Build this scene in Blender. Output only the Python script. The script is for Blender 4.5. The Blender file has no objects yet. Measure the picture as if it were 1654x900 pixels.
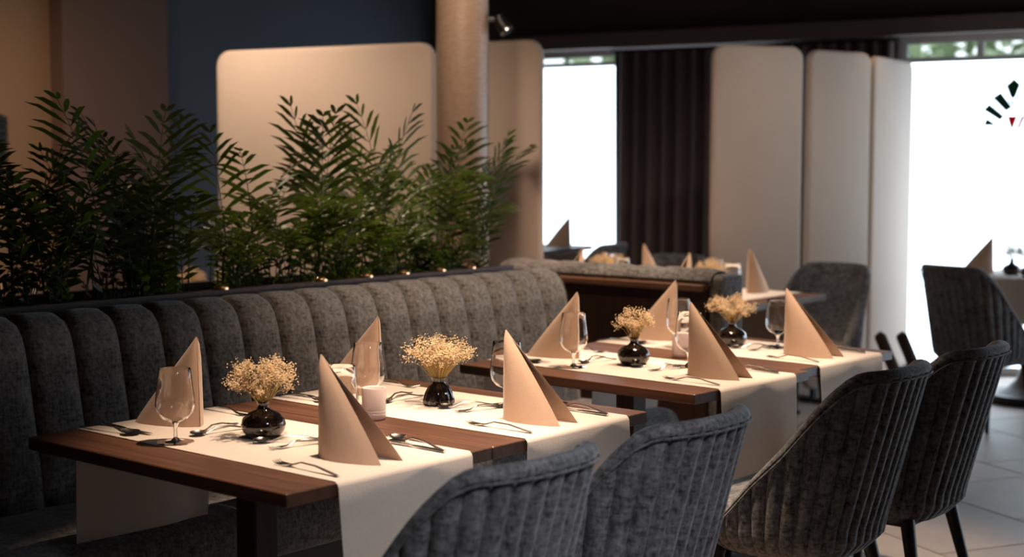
import bpy, math, random
from mathutils import Vector, Matrix

R = math.radians
S = bpy.context.scene
COL = S.collection

# ------------------------------------------------------------------ camera
FPX, HOR, CAMZ = 2340.0, 262.0, 1.40
PITCH = math.atan((450 - HOR) / FPX)
YAW = R(40.0455)
cam_d = bpy.data.cameras.new('camera')
cam = bpy.data.objects.new('camera', cam_d)
COL.objects.link(cam)
cam.location = (0, 0, CAMZ)
cam.rotation_euler = (R(90) - PITCH, 0, YAW)
cam_d.sensor_width = 36.0
cam_d.lens = 36.0 * FPX / 1654.0
cam_d.clip_start = 0.05
cam_d.dof.use_dof = True
cam_d.dof.focus_distance = 3.75
cam_d.dof.aperture_fstop = 2.5
S.camera = cam

# ------------------------------------------------------------------ world, exposure
w = bpy.data.worlds.new('world')
S.world = w
w.use_nodes = True
bg = w.node_tree.nodes['Background']
bg.inputs[0].default_value = (0.86, 0.94, 1.0, 1)
bg.inputs[1].default_value = 1.6
vs = S.view_settings
vs.view_transform = 'Standard'
vs.look = 'None'
vs.exposure = 0.45
vs.gamma = 1.0
vs.use_curve_mapping = False
S.cycles.max_bounces = 8
S.cycles.transparent_max_bounces = 16
S.cycles.caustics_reflective = False
S.cycles.caustics_refractive = False
S.cycles.sample_clamp_indirect = 6.0

# ------------------------------------------------------------------ lamps of the room and added fill lights
def spot(name, loc, target, power, size=65, blend=0.6, col=(1.0, 0.80, 0.58), rad=0.04):
    d = bpy.data.lights.new(name, 'SPOT')
    d.energy = power; d.color = col; d.spot_size = R(size); d.spot_blend = blend; d.shadow_soft_size = rad
    o = bpy.data.objects.new(name, d)
    COL.objects.link(o)
    o.location = loc
    o.rotation_euler = (Vector(target) - Vector(loc)).to_track_quat('-Z', 'Y').to_euler()
    return o

def area(name, loc, target, power, sx, sy, col):
    d = bpy.data.lights.new(name, 'AREA')
    d.shape = 'RECTANGLE'; d.size = sx; d.size_y = sy; d.energy = power; d.color = col
    o = bpy.data.objects.new(name, d)
    COL.objects.link(o)
    o.location = loc
    o.rotation_euler = (Vector(target) - Vector(loc)).to_track_quat('-Z', 'Y').to_euler()
    return o

WARM = (1.0, 0.75, 0.545)
for x, y, p, sz in [(-2.30, 2.36, 205, 41), (-2.30, 2.92, 215, 46), (-2.32, 3.74, 175, 50), (-2.32, 4.40, 155, 50)]:
    spot('table_spot', (x, y, 2.72), (x - 0.14, y - 0.03, 0.75), p, sz, 0.7, WARM)
spot('chair_fill_spot', (0.35, 1.35, 2.60), (-1.72, 2.20, 0.62), 125, 33, 1.0, (0.92, 0.94, 1.0), 0.30)  # added cool fill for the near chair backs
spot('table_spot', (-3.70, 5.9, 2.72), (-3.70, 5.95, 0.75), 140, 52, 0.7, WARM)
spot('table_spot', (-4.35, 5.9, 2.72), (-4.35, 5.95, 0.75), 120, 52, 0.7, WARM)
spot('bench_fill_spot', (-2.7, 3.9, 2.72), (-3.55, 4.0, 0.75), 135, 70, 1.0, WARM)  # added to brighten the banquette back
spot('half_wall_fill_spot', (-3.7, 4.9, 2.72), (-3.75, 5.1, 0.9), 130, 50, 0.9, WARM)  # added fill, lifts the pads of the half wall
spot('screen_spot', (-5.85, 4.15, 2.72), (-5.85, 5.1, 1.75), 82, 85, 1.0, WARM)
spot('screen_spot', (-4.5, 5.0, 2.75), (-5.1, 6.15, 1.4), 30, 90, 0.9, WARM)
spot('screen_spot', (-3.86, 8.02, 2.62), (-4.0, 8.08, 1.95), 7, 60, 0.9, WARM)
spot('screen_spot', (-2.9, 5.7, 2.72), (-4.05, 7.3, 1.2), 42, 60, 1.0, (1.0, 0.86, 0.74))  # added fill so the corner screens do not go dim
spot('wall_spot', (-6.4, 3.8, 2.0), (-8.0, 4.6, 1.2), 50, 100, 1.0, WARM)
spot('column_fill_spot', (-3.7, 4.0, 2.75), (-4.45, 4.95, 1.8), 55, 60, 0.9, WARM)  # added fill to lighten the column
spot('other_side_spot', (-5.2, 3.6, 2.72), (-5.2, 3.7, 0.75), 110, 60, 0.8, WARM)
spot('leaf_fill_spot', (-5.0, 4.0, 1.9), (-3.93, 3.95, 0.98), 60, 46, 0.9, (1.0, 0.80, 0.50))  # added fill behind the planter, lights the low leaves
spot('leaf_fill_spot', (-5.0, 3.2, 1.9), (-3.93, 3.3, 0.98), 22, 46, 0.9, (1.0, 0.80, 0.50))  # second added fill for the leaves
# added area lamp: daylight fill for the chairs, before the unseen corner window
area('corner_day_fill', (1.15, 9.2, 1.25), (-1.9, 2.2, 0.7), 24, 2.4, 2.0, (0.72, 0.85, 1.0))

# ------------------------------------------------------------------ materials
def mat(name):
    m = bpy.data.materials.new(name)
    m.use_nodes = True
    nt = m.node_tree
    b = nt.nodes['Principled BSDF']
    return m, nt, b

def N(nt, kind, **kw):
    n = nt.nodes.new(kind)
    for k, v in kw.items():
        setattr(n, k, v)
    return n

def coords(nt, scale=(1, 1, 1), kind='Object'):
    tc = N(nt, 'ShaderNodeTexCoord')
    mp = N(nt, 'ShaderNodeMapping')
    mp.inputs['Scale'].default_value = scale
    nt.links.new(tc.outputs[kind], mp.inputs['Vector'])
    return mp.outputs['Vector']

def noise(nt, vec, scale, detail=3, rough=0.6):
    n = N(nt, 'ShaderNodeTexNoise')
    n.inputs['Scale'].default_value = scale
    n.inputs['Detail'].default_value = detail
    n.inputs['Roughness'].default_value = rough
    nt.links.new(vec, n.inputs['Vector'])
    return n.outputs['Fac']

def ramp(nt, fac, stops):
    r = N(nt, 'ShaderNodeValToRGB')
    el = r.color_ramp.elements
    el[0].position, el[0].color = stops[0][0], (*stops[0][1], 1)
    el[1].position, el[1].color = stops[-1][0], (*stops[-1][1], 1)
    for p, c in stops[1:-1]:
        e = el.new(p); e.color = (*c, 1)
    nt.links.new(fac, r.inputs['Fac'])
    return r.outputs['Color']

def bump(nt, b, h, strength=0.2, dist=0.002):
    bp = N(nt, 'ShaderNodeBump')
    bp.inputs['Strength'].default_value = strength
    bp.inputs['Distance'].default_value = dist
    nt.links.new(h, bp.inputs['Height'])
    nt.links.new(bp.outputs['Normal'], b.inputs['Normal'])

def plain(name, col, rough=0.5, metal=0.0, **kw):
    m, nt, b = mat(name)
    b.inputs['Base Color'].default_value = (*col, 1)
    b.inputs['Roughness'].default_value = rough
    b.inputs['Metallic'].default_value = metal
    for k, v in kw.items():
        b.inputs[k].default_value = v
    return m

def fabric(name, lo, hi, mottled=9.0, weave=260.0, bs=0.35, p_lo=0.22, p_hi=0.85):
    m, nt, b = mat(name)
    v = coords(nt)
    a = noise(nt, v, mottled, 5, 0.75)
    v2 = coords(nt, (1, 1, 0.35))
    f = noise(nt, v2, weave, 2, 0.6)
    v3 = coords(nt, (0.35, 0.35, 1))
    f2 = noise(nt, v3, weave, 2, 0.6)
    mx = N(nt, 'ShaderNodeMath', operation='ADD')
    nt.links.new(f, mx.inputs[0]); nt.links.new(f2, mx.inputs[1])
    m2 = N(nt, 'ShaderNodeMath', operation='MULTIPLY_ADD')
    nt.links.new(mx.outputs[0], m2.inputs[0]); m2.inputs[1].default_value = 0.55
    m3 = N(nt, 'ShaderNodeMath', operation='MULTIPLY_ADD')
    nt.links.new(a, m3.inputs[0]); m3.inputs[1].default_value = 0.5; m3.inputs[2].default_value = -0.3
    nt.links.new(m3.outputs[0], m2.inputs[2])
    nt.links.new(ramp(nt, m2.outputs[0], [(p_lo, lo), (p_hi, hi)]), b.inputs['Base Color'])
    b.inputs['Roughness'].default_value = 0.9
    b.inputs['Sheen Weight'].default_value = 0.25
    b.inputs['Sheen Roughness'].default_value = 0.4
    bump(nt, b, mx.outputs[0], bs, 0.002)
    return m

def wood(name, lo, hi, axis='x', rough=0.45, dens=26):
    m, nt, b = mat(name)
    sc = {'x': (1.2, dens, dens), 'y': (dens, 1.2, dens), 'z': (dens, dens, 1.2)}[axis]
    f = noise(nt, coords(nt, sc), 1.6, 5, 0.65)
    nt.links.new(ramp(nt, f, [(0.3, lo), (0.7, hi)]), b.inputs['Base Color'])
    b.inputs['Roughness'].default_value = rough
    bump(nt, b, f, 0.08, 0.001)
    return m

M_BENCH = fabric('bench_fabric', (0.028, 0.025, 0.025), (0.29, 0.27, 0.26), 9, 120, 0.35, 0.30, 0.76)
M_CHAIR = fabric('chair_fabric', (0.022, 0.022, 0.025), (0.31, 0.305, 0.315), 14, 120, 0.35, 0.30, 0.76)
M_WOOD = wood('walnut_table', (0.045, 0.018, 0.010), (0.135, 0.056, 0.030), 'x')
M_WOODZ = wood('dark_wood_upright', (0.018, 0.009, 0.006), (0.055, 0.026, 0.016), 'z')
M_WOODX = wood('dark_wood_rail', (0.08, 0.04, 0.025), (0.20, 0.10, 0.06), 'x', 0.3)
M_LEG = plain('black_wood_leg', (0.006, 0.005, 0.005), 0.4)
M_BLACK = plain('black_metal', (0.008, 0.007, 0.007), 0.45, 0.4)
M_LINEN = fabric('linen_runner', (0.57, 0.48, 0.41), (0.70, 0.605, 0.525), 3, 380, 0.15)
M_NAP = fabric('tan_paper_napkin', (0.46, 0.310, 0.220), (0.53, 0.36, 0.26), 4, 420, 0.08)
M_STEEL = plain('cutlery_steel', (0.78, 0.74, 0.70), 0.22, 1.0)
M_VASE = plain('dark_glazed_ceramic', (0.010, 0.006, 0.005), 0.07, 0.0, **{'Coat Weight': 0.6})
M_CERAM = plain('pale_pink_ceramic', (0.62, 0.50, 0.47), 0.4)
M_WAX = plain('white_wax', (0.85, 0.80, 0.72), 0.5, 0.0, **{'Subsurface Weight': 0.3})
M_BLOOM = plain('dried_cream_florets', (0.64, 0.47, 0.28), 0.8)
M_STEM = plain('dried_stem', (0.36, 0.25, 0.09), 0.8)
M_SCREEN = fabric('cream_screen_fabric', (0.50, 0.405, 0.34), (0.60, 0.49, 0.415), 3, 300, 0.06)
M_CURT = fabric('plum_brown_curtain', (0.085, 0.062, 0.064), (0.18, 0.135, 0.138), 5, 200, 0.1)
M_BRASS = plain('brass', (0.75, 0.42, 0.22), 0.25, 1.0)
M_CHROME = plain('chrome', (0.6, 0.6, 0.62), 0.2, 1.0)
M_SOIL = plain('dark_soil', (0.012, 0.009, 0.006), 0.95)
M_TAN = plain('tan_wall_paint', (0.30, 0.19, 0.115), 0.85)
M_BROWN = plain('brown_wall_paint', (0.16, 0.095, 0.07), 0.85)
M_BLUE = plain('slate_blue_wall_paint', (0.058, 0.068, 0.092), 0.7)
M_SOFFIT = plain('dark_brown_soffit', (0.085, 0.060, 0.052), 0.8)
M_CEIL = plain('dark_ceiling', (0.05, 0.045, 0.042), 0.9)
M_LINTEL = plain('grey_brown_lintel', (0.15, 0.12, 0.11), 0.7)
M_FRAME = plain('white_window_frame', (0.75, 0.78, 0.8), 0.5)
M_GROUT = plain('dark_grout', (0.10, 0.085, 0.075), 0.9)
M_GRASS = plain('lawn', (0.05, 0.11, 0.02), 0.9)
M_TREE = plain('tree_leaves', (0.30, 0.36, 0.22), 0.8)
M_BARK = plain('bark', (0.08, 0.055, 0.035), 0.9)
def translucent(name, col):
    m = bpy.data.materials.new(name); m.use_nodes = True
    nt = m.node_tree
    t_ = N(nt, 'ShaderNodeBsdfTranslucent'); t_.inputs[0].default_value = (*col, 1)
    nt.links.new(t_.outputs[0], nt.nodes['Material Output'].inputs[0])
    return m
M_GREEN = translucent('window_mark_green', (0.030, 0.052, 0.036))
M_RED = translucent('window_mark_red', (0.30, 0.008, 0.025))
M_FAINT = plain('window_mark_faint', (0.55, 0.60, 0.60), 0.6)
M_NAVY = plain('navy_seat', (0.02, 0.035, 0.07), 0.8)

# palm leaf: slight light passing through
M_LEAF, nt, b = mat('palm_leaf')
rnd = noise(nt, coords(nt), 6, 2)
nt.links.new(ramp(nt, rnd, [(0.3, (0.009, 0.018, 0.005)), (0.7, (0.038, 0.058, 0.010))]), b.inputs['Base Color'])
b.inputs['Roughness'].default_value = 0.45
tl = N(nt, 'ShaderNodeBsdfTranslucent'); tl.inputs[0].default_value = (0.16, 0.24, 0.025, 1)
mxs = N(nt, 'ShaderNodeMixShader'); mxs.inputs[0].default_value = 0.30
nt.links.new(b.outputs[0], mxs.inputs[1]); nt.links.new(tl.outputs[0], mxs.inputs[2])
nt.links.new(mxs.outputs[0], nt.nodes['Material Output'].inputs[0])
M_CANE = plain('palm_cane', (0.10, 0.15, 0.03), 0.5)

# floor tile
M_TILE, nt, b = mat('beige_floor_tile')
oi = N(nt, 'ShaderNodeObjectInfo')
f = noise(nt, coords(nt, (1, 1, 1)), 5, 5, 0.7)
mx = N(nt, 'ShaderNodeMath', operation='MULTIPLY_ADD')
nt.links.new(oi.outputs['Random'], mx.inputs[0]); mx.inputs[1].default_value = 0.25; nt.links.new(f, mx.inputs[2])
nt.links.new(ramp(nt, mx.outputs[0], [(0.35, (0.36, 0.285, 0.235)), (0.85, (0.48, 0.395, 0.335))]), b.inputs['Base Color'])
b.inputs['Roughness'].default_value = 0.5

# column covering with fine horizontal threads
M_COL, nt, b = mat('woven_column_cover')
f = noise(nt, coords(nt, (9, 9, 60)), 3.0, 4, 0.7)
nt.links.new(ramp(nt, f, [(0.3, (0.30, 0.20, 0.145)), (0.7, (0.46, 0.33, 0.25))]), b.inputs['Base Color'])
b.inputs['Roughness'].default_value = 0.36
bump(nt, b, f, 0.3, 0.004)

# thin clear glass (glasses): a Fresnel mix of clear and mirror
def thin_glass(name, tint=(1, 1, 1), gloss=1.0, ior=1.45):
    m = bpy.data.materials.new(name); m.use_nodes = True
    nt = m.node_tree
    for n in list(nt.nodes):
        nt.nodes.remove(n)
    out = N(nt, 'ShaderNodeOutputMaterial')
    tr = N(nt, 'ShaderNodeBsdfTransparent'); tr.inputs[0].default_value = (*tint, 1)
    gl = N(nt, 'ShaderNodeBsdfGlossy'); gl.inputs['Roughness'].default_value = 0.03
    lw = N(nt, 'ShaderNodeLayerWeight'); lw.inputs['Blend'].default_value = 0.5
    pw_ = N(nt, 'ShaderNodeMath', operation='POWER'); pw_.inputs[1].default_value = 3.5
    nt.links.new(lw.outputs['Facing'], pw_.inputs[0])
    fr = N(nt, 'ShaderNodeMath', operation='MULTIPLY_ADD'); fr.inputs[1].default_value = 0.55; fr.inputs[2].default_value = 0.035
    nt.links.new(pw_.outputs[0], fr.inputs[0])
    mxn = N(nt, 'ShaderNodeMixShader')
    mu = N(nt, 'ShaderNodeMath', operation='MULTIPLY'); mu.inputs[1].default_value = gloss
    nt.links.new(fr.outputs[0], mu.inputs[0])
    nt.links.new(mu.outputs[0], mxn.inputs[0]); nt.links.new(tr.outputs[0], mxn.inputs[1]); nt.links.new(gl.outputs[0], mxn.inputs[2])
    nt.links.new(mxn.outputs[0], out.inputs[0])
    return m
M_GLASS = plain('clear_glass', (1, 1, 1), 0.0, 0.0, **{'Transmission Weight': 1.0, 'IOR': 1.46})
M_PANE = thin_glass('window_glass', (0.95, 0.98, 0.97), 0.6)
# frosted film on the panes, bright with the daylight behind it
M_FILM = bpy.data.materials.new('frosted_film_daylit'); M_FILM.use_nodes = True
nt = M_FILM.node_tree
b = nt.nodes['Principled BSDF']
b.inputs['Base Color'].default_value = (0.9, 0.93, 0.95, 1)
b.inputs['Emission Color'].default_value = (0.72, 0.87, 1.0, 1)
b.inputs['Emission Strength'].default_value = 2.9

# ------------------------------------------------------------------ mesh helpers
class MB:
    def __init__(s):
        s.v = []; s.f = []
    def add(s, vs, fs):
        o = len(s.v)
        s.v += [tuple(p) for p in vs]
        s.f += [tuple(i + o for i in f) for f in fs]
        return s
    def box(s, c, d, rz=0.0, bev=0.0):
        hx, hy, hz = d[0] / 2, d[1] / 2, d[2] / 2
        if bev <= 0:
            P = [(x, y, z) for z in (-hz, hz) for x, y in ((-hx, -hy), (hx, -hy), (hx, hy), (-hx, hy))]
            F = [(3, 2, 1, 0), (4, 5, 6, 7), (0, 1, 5, 4), (1, 2, 6, 5), (2, 3, 7, 6), (3, 0, 4, 7)]
        else:
            bv = min(bev, hx * .9, hy * .9, hz * .9)
            rings = []
            for z, ins in ((-hz, bv), (-hz + bv, 0), (hz - bv, 0), (hz, bv)):
                a, q = hx - ins, hy - ins
                k = bv
                rings.append([(-a + k, -q, z), (a - k, -q, z), (a, -q + k, z), (a, q - k, z), (a - k, q, z), (-a + k, q, z), (-a, q - k, z), (-a, -q + k, z)])
            P = [p for r in rings for p in r]
            F = [tuple(reversed(range(8))), tuple(range(24, 32))]
            for r in range(3):
                for i in range(8):
                    j = (i + 1) % 8
                    F.append((r * 8 + i, r * 8 + j, r * 8 + 8 + j, r * 8 + 8 + i))
        cr, sr = math.cos(rz), math.sin(rz)
        P = [(c[0] + x * cr - y * sr, c[1] + x * sr + y * cr, c[2] + z) for x, y, z in P]
        return s.add(P, F)
    def lathe(s, prof, seg=24, c=(0, 0, 0), closed=False):
        P = []; F = []
        n = len(prof)
        for i in range(seg):
            a = 2 * math.pi * i / seg
            for r, z in prof:
                P.append((c[0] + r * math.cos(a), c[1] + r * math.sin(a), c[2] + z))
        for i in range(seg):
            j = (i + 1) % seg
            for k in range(n - 1 if not closed else n):
                k2 = (k + 1) % n
                F.append((i * n + k, j * n + k, j * n + k2, i * n + k2))
        return s.add(P, F)
    def tube(s, pts, rad, seg=6, cap=True):
        pts = [Vector(p) for p in pts]
        P = []; F = []
        n = len(pts)
        ref = Vector((0, 0, 1))
        for i, p in enumerate(pts):
            t = (pts[min(i + 1, n - 1)] - pts[max(i - 1, 0)]).normalized()
            u = t.cross(ref)
            if u.length < 1e-3:
                u = t.cross(Vector((1, 0, 0)))
            u.normalize(); q = u.cross(t)
            r = rad[i] if isinstance(rad, (list, tuple)) else rad
            ru, rq = r if isinstance(r, (list, tuple)) else (r, r)
            for k in range(seg):
                a = 2 * math.pi * k / seg
                P.append(p + u * (ru * math.cos(a)) + q * (rq * math.sin(a)))
        for i in range(n - 1):
            for k in range(seg):
                j = (k + 1) % seg
                F.append((i * seg + k, i * seg + j, (i + 1) * seg + j, (i + 1) * seg + k))
        if cap:
            F.append(tuple(reversed(range(seg)))); F.append(tuple(range((n - 1) * seg, n * seg)))
        return s.add(P, F)
    def grid(s, rows, close_u=False):
        n = len(rows[0]); P = [p for r in rows for p in r]; F = []
        for i in range(len(rows) - (0 if close_u else 1)):
            i2 = (i + 1) % len(rows)
            for k in range(n - 1):
                F.append((i * n + k, i2 * n + k, i2 * n + k + 1, i * n + k + 1))
        return s.add(P, F)
    def mesh(s, name, m, smooth=True, angle=None):
        me = bpy.data.meshes.new(name)
        me.from_pydata(s.v, [], s.f)
        me.materials.append(m)
        if smooth:
            me.polygons.foreach_set('use_smooth', [True] * len(me.polygons))
            if angle:
                me.set_sharp_from_angle(angle=R(angle))
        me.update()
        return me
    def build(s, name, m, parent=None, smooth=True, angle=40):
        o = bpy.data.objects.new(name, s.mesh(name, m, smooth, angle))
        COL.objects.link(o)
        if parent:
            o.parent = parent
        return o

def tag(o, label=None, cat=None, group=None, kind=None):
    if label: o['label'] = label
    if cat: o['category'] = cat
    if group: o['group'] = group
    if kind: o['kind'] = kind
    return o

def empty(name, loc=(0, 0, 0), rz=0.0, label=None, cat=None, group=None):
    o = bpy.data.objects.new(name, None)
    COL.objects.link(o)
    o.empty_display_size = 0.1
    o.location = loc; o.rotation_euler = (0, 0, rz)
    return tag(o, label, cat, group)

KIDS = {}
def dup(root, loc, rz=0.0, label=None, group=None, scale=None):
    c = root.copy(); COL.objects.link(c)
    c.location = loc; c.rotation_euler = (0, 0, rz)
    if scale: c.scale = (scale,) * 3
    if label: c['label'] = label
    if group: c['group'] = group
    for ch in list(root.children):
        k = ch.copy(); COL.objects.link(k); k.parent = c
        for g in list(ch.children):
            q = g.copy(); COL.objects.link(q); q.parent = k
    return c

USED = set()
def place(proto, loc, rz, label, group=None):
    """first time: the prototype itself is moved there; afterwards a copy"""
    if proto.name not in USED:
        USED.add(proto.name)
        proto.location = loc; proto.rotation_euler = (0, 0, rz)
        proto['label'] = label
        if group: proto['group'] = group
        return proto
    return dup(proto, loc, rz, label, group)

def slab(w, h, t, r, bev, nseg=8):
    """upright rounded rectangle: x in [0,w], z in [0,h], thickness t in y, soft edges"""
    def outline(ins):
        pts = []
        rr = max(r - ins, 0.002)
        for cx, cz, a0 in ((w - r, r, -90), (w - r, h - r, 0), (r, h - r, 90), (r, r, 180)):
            for i in range(nseg + 1):
                a = R(a0 + 90 * i / nseg)
                pts.append((cx + rr * math.cos(a), cz + rr * math.sin(a)))
        return pts
    m = MB(); rings = []
    steps = [(bev, -t / 2), (bev * .3, -t / 2 + bev * .3), (0, -t / 2 + bev), (0, t / 2 - bev), (bev * .3, t / 2 - bev * .3), (bev, t / 2)]
    for ins, y in steps:
        rings.append([(x, y, z) for x, z in outline(ins)])
    n = len(rings[0]); P = [p for q in rings for p in q]; F = []
    for i in range(len(rings) - 1):
        for k in range(n):
            j = (k + 1) % n
            F.append((i * n + k, i * n + j, (i + 1) * n + j, (i + 1) * n + k))
    F.append(tuple(reversed(range(n)))); F.append(tuple(range((len(rings) - 1) * n, len(rings) * n)))
    return m.add(P, F)

def ss(a, b_, x):
    t = min(1, max(0, (x - a) / (b_ - a)))
    return t * t * (3 - 2 * t)

# ================================================================== STRUCTURE
WO = Vector((-3.6, 9.3, 0)); WA = R(10)
WE = Vector((math.cos(WA), math.sin(WA), 0)); WN = Vector((-math.sin(WA), math.cos(WA), 0))
def wbox(mb, s0, s1, z0, z1, n0, n1):
    c = WO + WE * ((s0 + s1) / 2) + WN * ((n0 + n1) / 2)
    return mb.box((c.x, c.y, (z0 + z1) / 2), (s1 - s0, n1 - n0, z1 - z0), WA)
def wp(s_, z, n=0.0):
    p = WO + WE * s_ + WN * n
    return Vector((p.x, p.y, z))

# floor: grout bed with separate tiles
fl = MB().box((-2.6, 3.6, -0.055), (13.0, 13.6, 0.10)).build('floor', M_GROUT, None, False)
tag(fl, 'beige square floor tiles laid diagonally under the tables', None, None, 'structure')
TA = R(-28); TS = 0.605
td = Vector((math.cos(TA), math.sin(TA))); tn = Vector((-math.sin(TA), math.cos(TA)))
tile_me = MB().box((0, 0, -0.004), (TS - 0.006, TS - 0.006, 0.008), 0, 0.002).mesh('tile', M_TILE, False)
fwd = Vector((-math.sin(YAW), math.cos(YAW))); rgt = Vector((math.cos(YAW), math.sin(YAW)))
rest = MB(); nt_ = 0
for j in range(-22, 24):
    for i in range(-24, 24):
        cn = 3.93 + TS * (j + .5)
        cd = -5.06 + TS * (i + .5) + (TS * .5 if j % 2 else 0)
        p = td * cd + tn * cn
        if not (-7.95 < p.x < 2.9 and -2.7 < p.y < 9.3 + (p.x + 3.6) * .176 - .12):
            continue
        dep = p.dot(fwd); lat = p.dot(rgt)
        if dep > 1.6 and -0.42 * dep - .3 < lat < 0.39 * dep + .4 and not (p.x < -4.4 and p.y < 4.4) and nt_ < 290:
            o = bpy.data.objects.new('tile', tile_me); COL.objects.link(o)
            o.location = (p.x, p.y, 0); o.rotation_euler = (0, 0, TA); o.parent = fl; nt_ += 1
        else:
            rest.box((p.x, p.y, -0.004), (TS - 0.006, TS - 0.006, 0.008), TA)
tag(rest.build('tile_field', M_TILE, fl, False), kind='stuff')

tag(MB().box((-2.6, 3.6, 2.95), (13.0, 13.6, 0.1)).build('ceiling', M_CEIL, None, False), kind='structure')

# far-left wall: slate blue with a tan end and a brown block standing a little proud
tag(MB().box((-8.1, 7.4, 1.45), (0.2, 3.2, 2.9)).build('wall_left', M_BLUE, None, False), 'slate blue wall behind the large cream screen', kind='structure')
tag(MB().box((-8.1, 1.4, 1.45), (0.2, 8.7, 2.9)).build('wall_left', M_TAN, None, False), kind='structure')
tag(MB().box((-7.94, 5.47, 1.45), (0.16, 0.78, 2.9)).build('trim_1', M_BROWN, None, False), 'dull brown wall block between tan wall and blue wall', kind='structure')
tag(MB().box((-2.6, -2.9, 1.45), (13.0, 0.2, 2.9)).build('wall_rear', M_TAN, None, False), kind='structure')
tag(MB().box((3.1, 3.6, 1.45), (0.2, 13.0, 2.9)).build('wall_right', M_TAN, None, False), kind='structure')

# window wall: dark soffit band above, piers between, glazed openings to the floor
ww = MB()
wbox(ww, -4.8, 7.0, 2.24, 2.95, 0.0, 0.25)
wbox(ww, -4.8, -3.62, 0, 2.24, 0.0, 0.25)
wbox(ww, -1.55, -0.74, 0, 2.24, 0.0, 0.25)
wbox(ww, 1.6, 1.75, 0, 2.24, 0.0, 0.25)
wbox(ww, 6.4, 7.0, 0, 2.24, 0.0, 0.25)
tag(ww.build('wall_back', M_SOFFIT, None, False), 'dark brown wall above and between the bright windows', kind='structure')
lt = MB(); wbox(lt, -3.62, 7.0, 2.235, 2.345, -0.16, 0.0)
tag(lt.build('trim_2', M_LINTEL, None, False), 'grey brown curtain pelmet running above the windows', kind='structure')
tp = MB(); wbox(tp, -3.62, 7.0, 2.345, 2.95, -0.03, 0.0)
tag(tp.build('trim_3', M_SOFFIT, None, False), kind='structure')

def window(name, s0, s1, muntins, strip_z):
    t = empty(name, wp((s0 + s1) / 2, 0), 0)
    t['kind'] = 'structure'
    inv = Matrix.Translation(-Vector(t.location))
    def loc(mb):
        mb.v = [tuple(inv @ Vector(p)) for p in mb.v]; return mb
    fr = MB()
    for a in (s0, s1 - .05):
        wbox(fr, a, a + .05, 0.0, 2.24, 0.05, 0.12)
    wbox(fr, s0 + .05, s1 - .05, 0.0, 0.05, 0.05, 0.12)
    wbox(fr, s0 + .05, s1 - .05, 2.19, 2.24, 0.05, 0.12)
    loc(fr).build('window_frame', M_FRAME, t, False)
    for a in muntins:
        mu = MB(); wbox(mu, a - .022, a + .022, strip_z, 2.19, 0.055, 0.115)
        loc(mu).build('mullion', M_FRAME, t, False)
    rl = MB(); wbox(rl, s0 + .05, s1 - .05, strip_z - .012, strip_z + .022, 0.05, 0.12)
    loc(rl).build('window_rail', M_FRAME, t, False)
    pn = MB(); wbox(pn, s0 + .05, s1 - .05, strip_z + .022, 2.19, 0.082, 0.088)
    loc(pn).build('pane', M_PANE, t, False)
    fm = MB(); wbox(fm, s0 + .05, s1 - .05, 0.05, strip_z - .012, 0.082, 0.088)
    loc(fm).build('frosted_pane', M_FILM, t, False)
    return t, loc
window('window_1', -3.60, -1.57, [-2.3], 2.13)
w2, w2loc = window('window_2', -0.74, 1.60, [-0.214, 0.9], 2.075)
window('window_3_unseen', 1.75, 6.4, [3.3, 4.8], 2.075)  # unseen window, added to bring daylight onto the chairs

# marks on the frosted pane of the second window
def poly_mark(name, pts, m, depth=0.004, grow=True):
    if grow and name.startswith('emblem'):
        ax = sum(p[0] for p in pts) / len(pts); az = sum(p[1] for p in pts) / len(pts)
        k_ = .8 if name == 'emblem_stalk' else 1.3
        pts = [(ax + (x - ax) * k_, az + (z - az) * 1.15) for x, z in pts]
    mb = MB()
    n = len(pts)
    P = [wp(s_, z, 0.072) for s_, z in pts] + [wp(s_, z, 0.080) for s_, z in pts]
    F = [tuple(range(n)), tuple(reversed(range(n, 2 * n)))] + [(i, i + n, (i + 1) % n + n, (i + 1) % n) for i in range(n)]
    mb.add(P, F)
    w2loc(mb).build(name, m, w2, False)
def leafpiece(cx, cz, L, Wd, ang, m, taper=0.6):
    a = R(ang); d = (math.cos(a), math.sin(a)); q = (-d[1], d[0])
    pts = [(-L / 2, -Wd / 2 * taper), (L / 2, -Wd / 2), (L / 2, Wd / 2), (-L / 2, Wd / 2 * taper)]
    return [(cx + x * d[0] + y * q[0], cz + x * d[1] + y * q[1]) for x, y in pts], m
FX, FZ = 0.075, 1.655
for cx, cz, L, Wd, ang, tp_ in [(-0.065, 1.791, .105, .052, 127, .75), (-0.118, 1.724, .105, .046, 140, .7), (-0.145, 1.655, .05, .045, 160, .3)]:
    for sgn in (1, -1):
        p_, m_ = leafpiece(FX + sgn * (cx - FX), cz, L, Wd, ang if sgn > 0 else 180 - ang, M_GREEN, tp_)
        poly_mark('emblem_leaf', p_, m_)
for cx in (-0.003, 0.153):
    poly_mark('emblem_leaf', [(cx - .034, 1.895), (cx + .004, 1.935), (cx + .036, 1.900), (cx + .012, 1.825), (cx - .010, 1.825)], M_GREEN)
    poly_mark('emblem_stalk', [(cx - .005, 1.835), (cx + .005, 1.835), (cx + .005, 1.775), (cx - .005, 1.775)], M_GREEN)
    poly_mark('emblem_stalk', [(cx - .032, 1.805), (cx - .026, 1.812), (cx + .001, 1.782), (cx - .004, 1.776)], M_GREEN)
    poly_mark('emblem_stalk', [(cx + .032, 1.805), (cx + .026, 1.812), (cx - .001, 1.782), (cx + .004, 1.776)], M_GREEN)
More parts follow.
